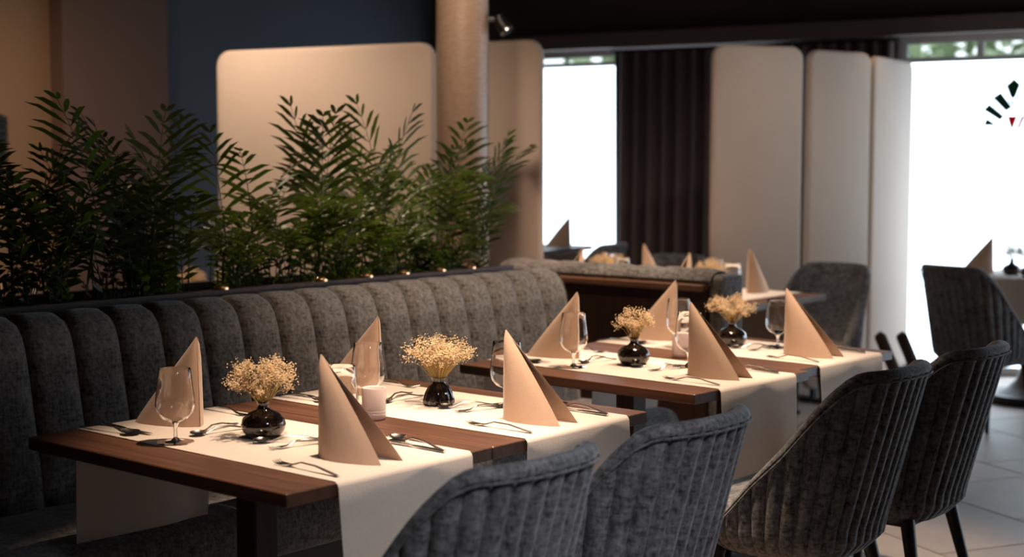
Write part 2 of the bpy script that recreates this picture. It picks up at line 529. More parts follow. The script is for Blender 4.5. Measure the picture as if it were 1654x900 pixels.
for sgn in (1, -1):
    poly_mark('emblem_petal', [(FX + sgn * (-0.104), 1.695), (FX + sgn * (-0.052), 1.695), (FX + sgn * (-0.074), 1.622), (FX + sgn * (-0.084), 1.622)], M_RED)
    poly_mark('emblem_petal', [(FX + sgn * (-0.022), 1.695), (FX + sgn * (-0.002), 1.695), (FX + sgn * (-0.030), 1.622), (FX + sgn * (-0.046), 1.622)], M_RED)
poly_mark('clear_strip', [(-0.13, 1.293), (0.30, 1.293), (0.30, 1.300), (-0.13, 1.298)], M_FAINT)
poly_mark('clear_strip', [(-0.05, 1.291), (0.20, 1.291), (0.20, 1.301), (-0.05, 1.297)], M_GREEN)
poly_mark('clear_strip', [(-0.25, 1.188), (0.55, 1.188), (0.55, 1.196), (-0.25, 1.194)], M_FAINT)

# outside
tag(MB().box((-3, 18, -0.3), (40, 16, 0.2)).build('ground', M_GRASS, None, False), kind='structure')
random.seed(5)
def tree(loc, h, r, label):
    t = empty('garden_tree', loc, 0, label, 'tree', 'trees outside the windows')
    MB().tube([(0, 0, 0), (.05, 0, h * .4), (0, .05, h * .7)], [.14, .11, .06], 8).build('trunk', M_BARK, t)
    mb = MB()
    for i in range(700):
        a = random.uniform(0, 6.28); u = random.uniform(-1, 1); q = random.random() ** .33
        c = Vector((r * q * math.cos(a) * math.sqrt(1 - u * u), r * q * math.sin(a) * math.sqrt(1 - u * u), h * .68 + r * 1.15 * q * u))
        d1_ = Vector((random.gauss(0, 1), random.gauss(0, 1), random.gauss(0, 1))).normalized() * .16
        d2_ = d1_.orthogonal().normalized() * .08
        mb.add([c - d1_, c + d2_, c + d1_, c - d2_], [(0, 1, 2, 3)])
    tag(mb.build('crown', M_TREE, t, False), kind='stuff')
tree((-9.4, 14.5, -.2), 4.2, 1.5, 'green garden tree outside the window behind the column')
tree((-6.4, 16.8, -.2), 4.0, 1.3, 'leafy garden tree outside, behind the pale corner screens')
tree((-3.6, 14.2, -.2), 4.0, 1.3, 'leafy garden tree outside, above the emblem window')

# curtains
def curtain(s0, s1, z0, z1, label, folds, n=-0.11, amp=0.075, seed=1):
    random.seed(seed)
    mid = wp((s0 + s1) / 2, 0, n)
    t = empty('curtain', mid, WA, label, 'curtain')
    cols = folds * 10; wd = s1 - s0
    mb = MB()
    for back in (0, 1):
        rows = []
        for i in range(cols + 1):
            u = i / cols
            ph = 2 * math.pi * folds * u
            col = []
            for k in range(9):
                v = k / 8
                a = amp * (0.55 + 0.45 * (1 - v)) * (1 + .25 * math.sin(3 * u * folds + 2))
                y = a * math.sin(ph + .35 * math.sin(ph * .5 + 1)) + (.004 if back else 0)
                x = -wd / 2 + wd * u + .012 * math.cos(ph) * (1 - v)
                col.append((x, y, z0 + (z1 - z0) * v))
            rows.append(col)
        if back: rows = rows[::-1]
        mb.grid(rows)
    mb.build('curtain_fabric', M_CURT, t, True, 70)
    hd = MB().box((0, 0, z1 + .006), (wd + .02, .05, .02))
    hd.build('curtain_rail', M_BLACK, t, False)
    return t
curtain(-2.80, -1.45, 0.02, 2.20, 'dark plum brown pleated curtain beside the white window', 12, seed=2)
curtain(-1.40, -0.735, 0.02, 2.20, 'dark curtain mostly hidden behind the narrow pale screens', 7, seed=3)

# round column with its clamped spotlight
colm = MB().lathe([(0, 0), (.121, 0), (.121, 2.9), (0, 2.9)], 40, (0, 0, 0)).build('column', M_COL, None, True, 50)
colm.location = (-4.485, 4.983, 0)
tag(colm, 'round brown woven-covered column beside the large screen', None, None, 'structure')
sp = empty('spotlight', (-4.375, 5.05, 2.03), R(40), 'small chrome spotlight clamped to the round column', 'spotlight')
MB().tube([(-.03, .0, .02), (.03, 0, .02)], .012, 8).build('bracket', M_CHROME, sp)
MB().tube([(.035, 0, .035), (.05, 0, .0), (.075, -.01, -.03)], [.022, .03, .034], 14).build('lamp_head', M_BLACK, sp)
MB().tube([(.0755, -.01, -.031), (.082, -.012, -.039)], [.0345, .0345], 14).build('lamp_rim', M_CHROME, sp)
# dark ribbed lamp on the tan wall
wl = empty('wall_lamp', (-7.96, 4.60, 1.42), 0, 'dark ribbed shade on the tan wall, partly out of view', 'lamp')
MB().box((.0, 0, .13), (.06, .24, .27), 0, .01).build('back_plate', M_BLACK, wl, False)
for k in range(7):
    MB().box((.04, 0, .02 + k * .037), (.03, .25, .022), 0, .004).build('slat', M_LEG, wl, False)

# ------------------------------------------------------------------ screens
def screen(p0, p1, top, bot, label, r=0.09, feet=True):
    d = Vector((p1[0] - p0[0], p1[1] - p0[1])); wd = d.length; a = math.atan2(d.y, d.x)
    t = empty('screen', (p0[0], p0[1], 0), a, label, 'screen', 'cream room divider screens')
    mb = slab(wd, top - bot, .055, r, .016)
    mb.v = [(x, y, z + bot) for x, y, z in mb.v]
    mb.build('panel', M_SCREEN, t, True, 60)
    for q in (.18, .82):
        MB().box((wd * q, 0, .012), (.06, .36, .024), 0, .006).build('foot', M_LEG, t, False)
        MB().box((wd * q, 0, bot / 2 + .02), (.03, .03, bot), 0).build('post', M_LEG, t, False)
    return t
screen((-6.257, 4.996), (-4.949, 5.298), 1.993, .08, 'widest cream screen, standing behind the palms beside the column', .085)
screen((-5.42, 6.05), (-4.955, 6.155), 2.062, .08, 'cream screen half hidden by the round column, beside the white window', .085)
screen((-4.306, 6.822), (-4.016, 7.292), 2.041, .08, 'cream screen standing next to the dark curtain', .07)
screen((-4.079, 7.479), (-3.942, 7.962), 2.041, .08, 'middle narrow cream screen, warmly lit along its top edge', .07)
screen((-4.024, 8.162), (-4.074, 8.814), 2.041, .08, 'bluish white narrow screen edge-on next to the emblem window', .07)

# ================================================================== BENCH
YS0, CH, YEND = 4.588, 0.1509, 4.588
bn = empty('banquette', (-3.55, 2.6, 0), 0, 'long grey channel-tufted banquette below the row of palms', 'bench')
def rel(mb, o):
    mb.v = [(x - o[0], y - o[1], z - o[2]) for x, y, z in mb.v]; return mb
B0 = (-3.55, 2.6, 0)
yb0 = YS0 - CH * 27
# seat cushion, rounded front edge
sc_prof = [(-3.62, .30), (-3.06, .30), (-3.035, .315), (-3.025, .345), (-3.025, .41), (-3.035, .44), (-3.06, .455), (-3.10, .46), (-3.62, .455)]
rows = [[(x, y, z) for x, z in sc_prof] for y in (yb0, yb0 + .01, YEND - .01, YEND)]
mb = MB().grid(rows); n = len(sc_prof)
mb.f.append(tuple(range(n))); mb.f.append(tuple(reversed(range(3 * n, 4 * n))))
rel(mb, B0).build('seat', M_BENCH, bn, True, 50)
rel(MB().box((-3.36, (yb0 + YEND) / 2, .15), (.5, YEND - yb0, .30)), B0).build('plinth', M_BLACK, bn, False)
# one channel cushion, copied
prof = [(-3.49, .44), (-3.505, .55), (-3.528, .68), (-3.552, .80), (-3.570, .88), (-3.588, .925), (-3.615, .952), (-3.655, .965), (-3.70, .962), (-3.735, .945), (-3.745, .90)]
rows = []
NS = 20
for i in range(NS + 1):
    u = 2 * i / NS - 1
    bulge = .017 * (1 - abs(u) ** 5) - .007
    r_ = []
    for k, (x, z) in enumerate(prof):
        a, b2 = prof[max(k - 1, 0)], prof[min(k + 1, len(prof) - 1)]
        tx, tz = b2[0] - a[0], b2[1] - a[1]; L = math.hypot(tx, tz)
        nx, nz = tz / L, -tx / L
        r_.append((x + nx * bulge - B0[0], u * (CH / 2 - .001), z + nz * bulge))
    rows.append(r_)
ch_me = MB().grid(rows).mesh('channel', M_BENCH, True)
for k in range(27):
    o = bpy.data.objects.new('channel', ch_me); COL.objects.link(o); o.parent = bn
    o.location = (0, YEND - CH * (k + .5) - B0[1], 0)
# backing board closing the cushions
rel(MB().box((-3.70, (yb0 + YEND) / 2, .46), (.09, YEND - yb0, .92)), B0).build('backing', M_BENCH, bn, False)
pr = [(x, z) for x, z in prof] + [(-3.70, .44)]
mb = MB(); mb.add([(x, YEND + .001, z) for x, z in pr], [tuple(range(len(pr)))]); mb.add([(x, YEND - .004, z) for x, z in pr], [tuple(reversed(range(len(pr))))])
rel(mb, B0).build('end_cap', M_BENCH, bn, False)

# planter behind it
PY0, PY1 = 0.6, 4.50
pl = empty('planter', (-3.93, 2.55, 0), 0, 'long dark wooden planter trough behind the banquette back', 'planter')
P0 = (-3.93, 2.55, 0)
for nm, c, d in (('side_board', (-3.795, (PY0 + PY1) / 2, .485), (.03, PY1 - PY0, .97)), ('side_board', (-4.09, (PY0 + PY1) / 2, .485), (.03, PY1 - PY0, .97)),
                 ('end_board', (-3.93, PY0 + .015, .485), (.29, .03, .97)), ('end_board', (-3.93, PY1 - .015, .485), (.29, .03, .97)),
                 ('rim', (-3.788, (PY0 + PY1) / 2, .976), (.036, PY1 - PY0, .012)), ('rim', (-4.095, (PY0 + PY1) / 2, .976), (.036, PY1 - PY0, .012))):
    rel(MB().box(c, d), P0).build(nm, M_WOODZ, pl, False)
rel(MB().box((-3.93, (PY0 + PY1) / 2, .90), (.28, PY1 - PY0 - .06, .04)), P0).build('soil', M_SOIL, pl, False)
studs = [px_ for px_ in (3.02, 3.46, 3.685, 3.875, 4.075, 4.25)]  # added brass domes standing in for lamp glints on the rim
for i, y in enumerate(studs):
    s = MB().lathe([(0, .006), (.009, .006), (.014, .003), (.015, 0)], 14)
    o = s.build('glint_stud', M_BRASS, pl); o.location = (-3.785 - P0[0], y - P0[1], .982); o.scale = (1.2, 1.8, 2.6)

# ------------------------------------------------------------------ parlour palms
random.seed(11)
def frond_mesh(seed, L, bend, npairs, t0=.40):
    rg = random.Random(seed)
    mb = MB()
    pts = []; p = Vector((0, 0, 0)); th = R(4)
    nseg = 12
    for i in range(nseg + 1):
        pts.append(p.copy())
        th += R(bend) / nseg * (0.5 + i / nseg)
        p = p + Vector((math.sin(th), 0, math.cos(th))) * (L / nseg)
    mb.tube(pts, [.0028 - .0018 * i / nseg for i in range(nseg + 1)], 4, False)
    def at(t):
        x = t * nseg; i = min(int(x), nseg - 1); f_ = x - i
        return pts[i].lerp(pts[i + 1], f_), (pts[i + 1] - pts[i]).normalized()
    for j in range(npairs):
        t = t0 + (.98 - t0) * j / (npairs - 1)
        c, tg = at(t)
        ll = (.175 * math.sin(math.pi * (.25 + .66 * j / (npairs - 1)))) * rg.uniform(.85, 1.1) * L / .55
        wd = .0088 * rg.uniform(.85, 1.15)
        up = Vector((0, 1, 0)).cross(tg)
        for sgn in (-1, 1):
            ang = R(58 - 28 * j / (npairs - 1) + rg.uniform(-8, 8))
            d = tg * math.cos(ang) + Vector((0, sgn, 0)) * math.sin(ang) + up * rg.uniform(.0, .22)
            d.normalize()
            nrm = d.cross(tg).normalized() * 1.0
            q = nrm.cross(d).normalized()
            dr = Vector((0, 0, -1))
            a0 = c; a1 = c + d * ll * .35 + dr * ll * .01; a2 = c + d * ll * .7 + dr * ll * .06; a3 = c + d * ll + dr * ll * .18
            mb.add([a0, a1 + q * wd, a1 - q * wd, a2 + q * wd * .8, a2 - q * wd * .8, a3], [(0, 1, 2), (1, 3, 4, 2), (3, 5, 4)])
    return mb.mesh('frond', M_LEAF, True, None)
fronds = [frond_mesh(100 + i, L, bd, n_) for i, (L, bd, n_) in enumerate([(.64, 30, 9), (.56, 55, 8), (.62, 75, 10), (.46, 62, 8), (.40, 85, 9), (.30, 95, 8), (.68, 22, 9)])] + [frond_mesh(140, .26, 110, 9, .08), frond_mesh(141, .22, 70, 8, .06), frond_mesh(142, .34, 80, 11, .15)]
cane_me = MB().tube([(0, 0, 0), (.004, .002, .12), (0, 0, .26)], [.006, .005, .003], 5).mesh('cane', M_CANE)
def palm(y, n, hs, label, seed):
    rg = random.Random(seed)
    t = empty('parlour_palm', (-3.93, y, .922), 0, label, 'plant', 'palms in the planter')
    for i in range(6):
        o = bpy.data.objects.new('cane', cane_me); COL.objects.link(o); o.parent = t
        o.location = (rg.uniform(-.07, .07), rg.uniform(-.16, .16), 0); o.rotation_euler = (rg.uniform(-.15, .15), rg.uniform(-.15, .15), rg.uniform(0, 6))
        o.scale = (1, 1, rg.uniform(.8, 1.25))
    for i in range(n):
        k = rg.choice([0, 1, 3, 2, 3, 3, 3, 4, 6, 4]) if i > n * .42 else rg.choice([4, 5, 7, 7, 8, 8, 9, 9])
        o = bpy.data.objects.new('frond', fronds[k]); COL.objects.link(o); o.parent = t
        o.location = (rg.uniform(-.07, .07), rg.uniform(-.17, .17), rg.uniform(0, .05) if k > 2 else rg.uniform(0, .1))
        tilt = rg.uniform(-.10, .16)
        o.rotation_euler = (rg.uniform(-.12, .12), tilt, rg.uniform(0, 2 * math.pi))
        s_ = hs * rg.uniform(.78, 1.10)
        o.scale = (s_, s_, s_)
palm(1.98, 40, .92, 'dark palm spilling out of view at the far bench end', 1)
palm(2.40, 38, .92, 'dark bushy palm in front of the tan wall edge', 2)
palm(2.80, 46, 1.0, 'tall dark palm with spreading fronds before the brown wall', 3)
palm(3.28, 38, .90, 'palm in front of the blue wall strip and screen edge', 4)
palm(3.66, 44, .97, 'green palm in front of the middle of the widest screen', 5)
palm(4.02, 40, .93, 'green palm just beside the column foot', 6)
palm(4.32, 38, .88, 'last green palm at the column, fronds reaching over the planter end', 7)

# ================================================================== HALF WALL with second bench
hw = empty('half_wall', (-3.75, 5.06, 0), 0, 'low dark wood-panelled half wall with grey padded top', 'half wall')
H0 = (-3.75, 5.06, 0)
XA, XB = -4.32, -3.20
rel(MB().box(((XA + XB) / 2, 5.07, .435), (XB - XA, .05, .87)), H0).build('wood_panel', M_WOODZ, hw, False)
rel(MB().box(((XA + XB) / 2, 5.058, .885), (XB - XA, .09, .03), 0, .006), H0).build('wood_ledge', M_WOODX, hw, False)
npad = 8; pw = (XB - XA + .02) / npad
for k in range(npad):
    cx = XA + pw * (k + .5)
    rows = []
    for i in range(9):
        u = 2 * i / 8 - 1
        bl = .010 * (1 - abs(u) ** 3)
        rows.append([(cx + u * pw / 2, 5.12 + (.075 + bl) * math.cos(R(a)), .915 + (.036 + bl) * math.sin(R(a)) * (1 if a <= 180 else 1)) for a in (-40, 0, 30, 60, 90, 120, 150, 180, 215)])
    rel(MB().grid(rows), H0).build('pad', M_BENCH, hw, True)
# padded end and the bench seat facing away
mb = slab(.17, .92, .07, .03, .02); mb.v = [(y + XB + .035, x + 5.06, z + .02) for x, y, z in mb.v]
rel(mb, H0).build('end_bolster', M_BENCH, hw, True)
rel(MB().box(((XA + XB) / 2, 5.155, .44), (XB - XA, .09, .86), 0, .01), H0).build('back_cushion', M_BENCH, hw, False)
rel(MB().box(((XA + XB) / 2, 5.40, .40), (XB - XA, .40, .10), 0, .02), H0).build('seat', M_BENCH, hw, False)
rel(MB().box(((XA + XB) / 2, 5.38, .175), (XB - XA, .34, .35)), H0).build('plinth', M_BLACK, hw, False)

# ================================================================== TABLES
TL, TW, TT = .92, .617, .030
def make_table():
    t = empty('dining_table', (0, 0, 0), 0, 'walnut table', 'table', 'dining tables')
    MB().box((0, 0, .75 - TT / 2), (TL, TW, TT), 0, .002).build('tabletop', M_WOOD, t, False)
    MB().box((0, 0, .37), (.07, .07, .70), 0, .004).build('post', M_WOODZ, t, False)
    MB().box((0, 0, .712), (.34, .30, .016)).build('top_plate', M_BLACK, t, False)
    MB().box((0, 0, .012), (.42, .42, .024), 0, .006).build('base_plate', M_BLACK, t, False)
    return t

def runner_mesh(wid, drape_f, drape_b, seed, hl=TL / 2):
    rg = random.Random(seed)
    path = []   # (x, z, drape factor)
    zt = .0022
    nb = 7
    for i in range(nb):
        path.append((-hl - .006, -drape_b + (drape_b - .01) * i / (nb - 1) , 1 - i / (nb - 1)))
    path += [(-hl - .003, -.003, 0), (-hl + .004, zt, 0)]
    for i in range(1, 10):
        path.append((-hl + 2 * hl * i / 10, zt, 0))
    path += [(hl - .004, zt, 0), (hl + .003, -.003, 0)]
    for i in range(nb):
        path.append((hl + .006, -.01 - (drape_f - .01) * i / (nb - 1), i / (nb - 1)))
    ncol = 12
    ph = rg.uniform(0, 6)
    outer, inner = [], []
    for k in range(ncol + 1):
        u = k / ncol
        y = -wid / 2 + wid * u
        ro, ri = [], []
        for x, z, d in path:
            wv = d * (.008 * math.sin(ph + u * 7) + .004 * math.sin(ph * 2 + u * 15)) * (1 if x > 0 else -1)
            yy = y + d * .008 * math.sin(ph + 3 * u)
            sgn = 1 if x > hl else (-1 if x < -hl else 0)
            dx = (max(wv, -.004) + d * .008) * (1 if x > 0 else 1) if x > hl else (min(wv, .004) - d * .008 if x < -hl else 0)
            ro.append((x + dx, yy, z)); ri.append((x + dx - sgn * .0016, yy, z - (.0016 if sgn == 0 else 0)))
        outer.append(ro); inner.append(ri)
    mb = MB(); mb.grid(outer[::-1]); mb.grid(inner)
    n = len(path); o2 = (ncol + 1) * n
    def oi_(k, j): return (ncol - k) * n + j
    def ii_(k, j): return o2 + k * n + j
    for j in range(n - 1):
        mb.f.append((oi_(0, j), oi_(0, j + 1), ii_(0, j + 1), ii_(0, j)))
        mb.f.append((oi_(ncol, j + 1), oi_(ncol, j), ii_(ncol, j), ii_(ncol, j + 1)))
    for k in range(ncol):
        mb.f.append((oi_(k + 1, 0), oi_(k, 0), ii_(k, 0), ii_(k + 1, 0)))
        mb.f.append((oi_(k, n - 1), oi_(k + 1, n - 1), ii_(k + 1, n - 1), ii_(k, n - 1)))
    return mb

def napkin_mesh(h, lens, half, seed):
    """folded napkin standing on a vertical crease; two leaves open towards +x, rolled at the sloping folds"""
    rg = random.Random(seed)
    mb = MB()
    for li, (ln, ang) in enumerate(zip(lens, half)):
        d = Vector((math.cos(ang), math.sin(ang), 0)); out = Vector((-d.y, d.x, 0)) * (1 if li else -1)
        NR, NC = 12, 12
        front, back = [], []
        ph = rg.uniform(0, 3)
        for i in range(NR):
            v = i / (NR - 1)
            rf, rb = [], []
            wdt = max(ln * (1 - v ** 1.06), .0012)
            for k in range(NC):
                u = k / (NC - 1)
                bl = (.030 if li == 0 else .022) * math.sin(math.pi * u ** .75) * (1 - v) ** .55
                bl += .0025 * math.sin(5 * u + ph) * (1 - v)
                curl = -.014 * u ** 4 * (1 - v) ** .5
                th = (.0016 + .0052 * u ** 1.5 * min(1, (1 - v) * 4)) * math.sqrt(max(0.0, 1 - max(0, (u - .80) / .2) ** 2))
                th = max(th, .0003)
                p = d * (wdt * u) + out * (bl + curl) + Vector((.006 * v, 0, h * v))
                rf.append(p + out * th); rb.append(p - out * th)
            front.append(rf); back.append(rb)
        if li == 0: mb.grid(front); mb.grid(back[::-1])
        else: mb.grid(front[::-1]); mb.grid(back)
        e = [[front[i][-1], back[i][-1]] for i in range(NR)]
        mb.grid(e if li == 0 else e[::-1])
        e = [[front[0][k], back[0][k]] for k in range(NC)]
        mb.grid(e[::-1] if li == 0 else e)
    return mb

def make_glass():
    t = empty('wine_glass', (0, 0, 0), 0, 'glass', 'glass', 'wine glasses')
    out = [(.0, .046), (.010, .048), (.028, .056), (.0405, .070), (.0455, .088), (.044, .110), (.0405, .138), (.037, .172)]
    inn = [(r - .0012 if r > .002 else 0, z + .0012) for r, z in out]
    MB().lathe(out + inn[::-1][1:] if False else out + [(.0366, .1725)] + inn[::-1][1:], 28).build('bowl', M_GLASS, t)
    MB().lathe([(0, .047), (.010, .0475), (.0055, .040), (.0042, .028), (.005, .012), (.012, .005), (.030, .0028), (.0425, .0018), (.0425, 0), (0, 0)], 28).build('stem', M_GLASS, t)
    return t

def rib_lathe(prof, seg, ribs, depth):
    mb = MB(); P = []; F = []; n = len(prof)
    for i in range(seg):
        a = 2 * math.pi * i / seg
        for r, z, k in prof:
            rr = r * (1 + depth * k * math.cos(ribs * a))
            P.append((rr * math.cos(a), rr * math.sin(a), z))
    for i in range(seg):
        j = (i + 1) % seg
        for k in range(n - 1):
            F.append((i * n + k, j * n + k, j * n + k + 1, i * n + k + 1))
    return mb.add(P, F)

def make_vase_round():
    t = empty('vase', (0, 0, 0), 0, 'vase', 'vase', 'dark glossy vases')
    MB().lathe([(0, 0), (.034, 0), (.038, .003), (.050, .018), (.053, .032), (.049, .046), (.036, .058), (.018, .066), (.013, .072), (.013, .080), (.017, .087), (.0135, .086), (.010, .078), (.010, .068), (0, .06)], 36).build('body', M_VASE, t)
    return t
def make_vase_ribbed():
    t = empty('vase', (0, 0, 0), 0, 'vase', 'vase', 'dark glossy vases')
    rib_lathe([(0, 0, 0), (.034, 0, 0), (.040, .004, .6), (.041, .012, 1), (.036, .032, 1), (.028, .050, .8), (.019, .058, .2), (.017, .064, 0), (.021, .074, 0), (.018, .0735, 0), (.014, .062, 0), (0, .05, 0)], 60, 15, .05).build('body', M_VASE, t)
    return t

def bouquet_meshes(seed, rx, h0, h1, nst, nfl, neck):
    rg = random.Random(seed)
    st = MB(); fl_ = MB(); leafpts = []
    for i in range(nst):
        a = rg.uniform(0, 6.283); q = math.sqrt(rg.random())
        tip = Vector((rx * q * math.cos(a), rx * q * math.sin(a), h0 + (h1 - h0) * rg.uniform(.25, 1) * (1 - .35 * q * q)))
        base = Vector((.007 * math.cos(a) * q, .007 * math.sin(a) * q, neck))
        mid = base.lerp(tip, .5) + Vector((0, 0, .012))
        st.tube([base, mid, tip], [.0011, .0009, .0005], 3, False)
        leafpts.append((tip, mid))
    for i in range(int(nfl * 1.9)):
        tip, mid = rg.choice(leafpts)
        c = tip.lerp(mid, rg.random() ** 2 * .5) + Vector((rg.gauss(0, .007), rg.gauss(0, .007), rg.gauss(0, .006)))
        r = rg.uniform(.0011, .0027)
        rot = rg.uniform(0, 3)
        cx, sx = math.cos(rot) * r, math.sin(rot) * r
        fl_.add([c + Vector((cx, sx, 0)), c + Vector((-sx, cx, 0)), c + Vector((-cx, -sx, 0)), c + Vector((sx, -cx, 0)), c + Vector((0, 0, r * .8)), c + Vector((0, 0, -r * .8))],
                [(0, 1, 4), (1, 2, 4), (2, 3, 4), (3, 0, 4), (1, 0, 5), (2, 1, 5), (3, 2, 5), (0, 3, 5)])
    return st, fl_
def make_bouquet(seed, rx, h0, h1, nst, nfl, neck):
    t = empty('dried_bouquet', (0, 0, 0), 0, 'bouquet', 'flowers', 'dried flower bunches')
    s1, f1 = bouquet_meshes(seed, rx, h0, h1, nst, nfl, neck)
    tag(s1.build('stems', M_STEM, t), kind='stuff'); tag(f1.build('florets', M_BLOOM, t, False), kind='stuff')
    return t

def make_candle():
    t = empty('candle_holder', (0, 0, 0), 0, 'candle', 'candle holder', 'pale candle holders')
    MB().lathe([(0, 0), (.026, 0), (.029, .003), (.030, .006), (.030, .016), (.0288, .0172), (.030, .0184), (.030, .024), (.0288, .0252), (.030, .0264), (.031, .078), (.030, .081), (.0275, .079), (.0265, .05), (0, .05)], 32).build('cup', M_CERAM, t)
    MB().lathe([(0, .0505), (.0255, .0505), (.0255, .068), (.0, .070)], 24).build('wax', M_WAX, t)
    MB().tube([(0, 0, .069), (.001, 0, .076)], .0012, 5).build('wick', M_BLACK, t)
    return t

# cutlery: handle along +x, business end at +x, length L, resting on the cloth
def make_knife():
    mb = MB()
    mb.tube([(-.10, 0, .004), (-.09, 0, .0042), (-.02, 0, .0045), (.0, 0, .004)], [(.0055, .003), (.006, .0035), (.0045, .003), (.003, .002)], 8)
    bl = [(-.0, -.003), (.02, -.008), (.07, -.0085), (.095, -.004), (.105, .006), (.09, .0065), (.0, .004)]
    n = len(bl)
    mb.add([(x, y, .0032) for x, y in bl] + [(x, y, .0048) for x, y in bl], [tuple(reversed(range(n))), tuple(range(n, 2 * n))] + [(i, (i + 1) % n, (i + 1) % n + n, i + n) for i in range(n)])
    return tag(mb.build('table_knife', M_STEEL, None, True, 35), 'knife', 'knife', 'table knives')
def arch(L):
    return [(-L / 2, 0, .003), (-L / 2 + .02, 0, .005), (-L * .15, 0, .013), (L * .08, 0, .014), (L * .18, 0, .008), (L * .26, 0, .004)]
def make_fork(name, L, lab):
    mb = MB()
    mb.tube(arch(L), [(.0055, .0016), (.0055, .002), (.0035, .002), (.0022, .002), (.0028, .002), (.007, .0014)], 6)
    x0 = L * .25
    mb.add([(x0, -.007, .0035), (x0, .007, .0035), (x0 + .018, .011, .002), (x0 + .018, -.011, .002), (x0, -.007, .0055), (x0, .007, .0055), (x0 + .018, .011, .004), (x0 + .018, -.011, .004)],
           [(3, 2, 1, 0), (4, 5, 6, 7), (0, 1, 5, 4), (1, 2, 6, 5), (2, 3, 7, 6), (3, 0, 4, 7)])
    for y in (-.009, -.003, .003, .009):
        mb.tube([(x0 + .016, y, .003), (x0 + .04, y, .004), (L / 2, y, .009)], [.0016, .0015, .0007], 4)
    return tag(mb.build(name, M_STEEL, None, True, 45), lab, 'fork', lab + 's')
def make_spoon(name, L, lab):
    mb = MB()
    mb.tube(arch(L), [(.0055, .0016), (.0055, .002), (.0035, .002), (.0022, .002), (.0026, .002), (.005, .0016)], 6)
    bl, bw = L * .25, L * .105
    cx = L * .5 - bl / 2
    rows = []
    for sgn in (0, 1):
        rr = []
        for i in range(13):
            a = 2 * math.pi * i / 12
            rr.append([(cx + bl / 2 * q * math.cos(a), bw * q * math.sin(a) * (1 + .12 * math.cos(a)), .0022 + .0075 * q * q + sgn * .0011) for q in (0.001, .35, .65, .88, 1)])
        rows = rr if sgn == 0 else rr[::-1]
        mb.grid(rows)
    return tag(mb.build(name, M_STEEL, None, True, 60), lab, 'spoon', lab + 's')

T_PROTO = make_table()
NAPF = tag(napkin_mesh(.224, (.195, .205), (R(-7), R(20)), 1).build('napkin', M_NAP, None, True, 50), 'n', 'napkin', 'folded tan napkins')
NAPB = tag(napkin_mesh(.222, (.19, .19), (R(-18), R(22)), 2).build('napkin', M_NAP, None, True, 50), 'n', 'napkin', 'folded tan napkins')
GL = make_glass(); VR = make_vase_round(); VB = make_vase_ribbed(); CA = make_candle()
BQ = [make_bouquet(3, .085, .10, .195, 60, 1500, .075), make_bouquet(8, .095, .11, .19, 110, 1500, .06), make_bouquet(21, .068, .10, .185, 40, 800, .075), make_bouquet(33, .088, .10, .185, 50, 1100, .075)]
KN = make_knife(); FK = make_fork('table_fork', .205, 'table fork'); SP = make_spoon('table_spoon', .20, 'table spoon')
DS = make_spoon('dessert_spoon', .165, 'dessert spoon'); DF = make_fork('dessert_fork', .165, 'dessert fork')

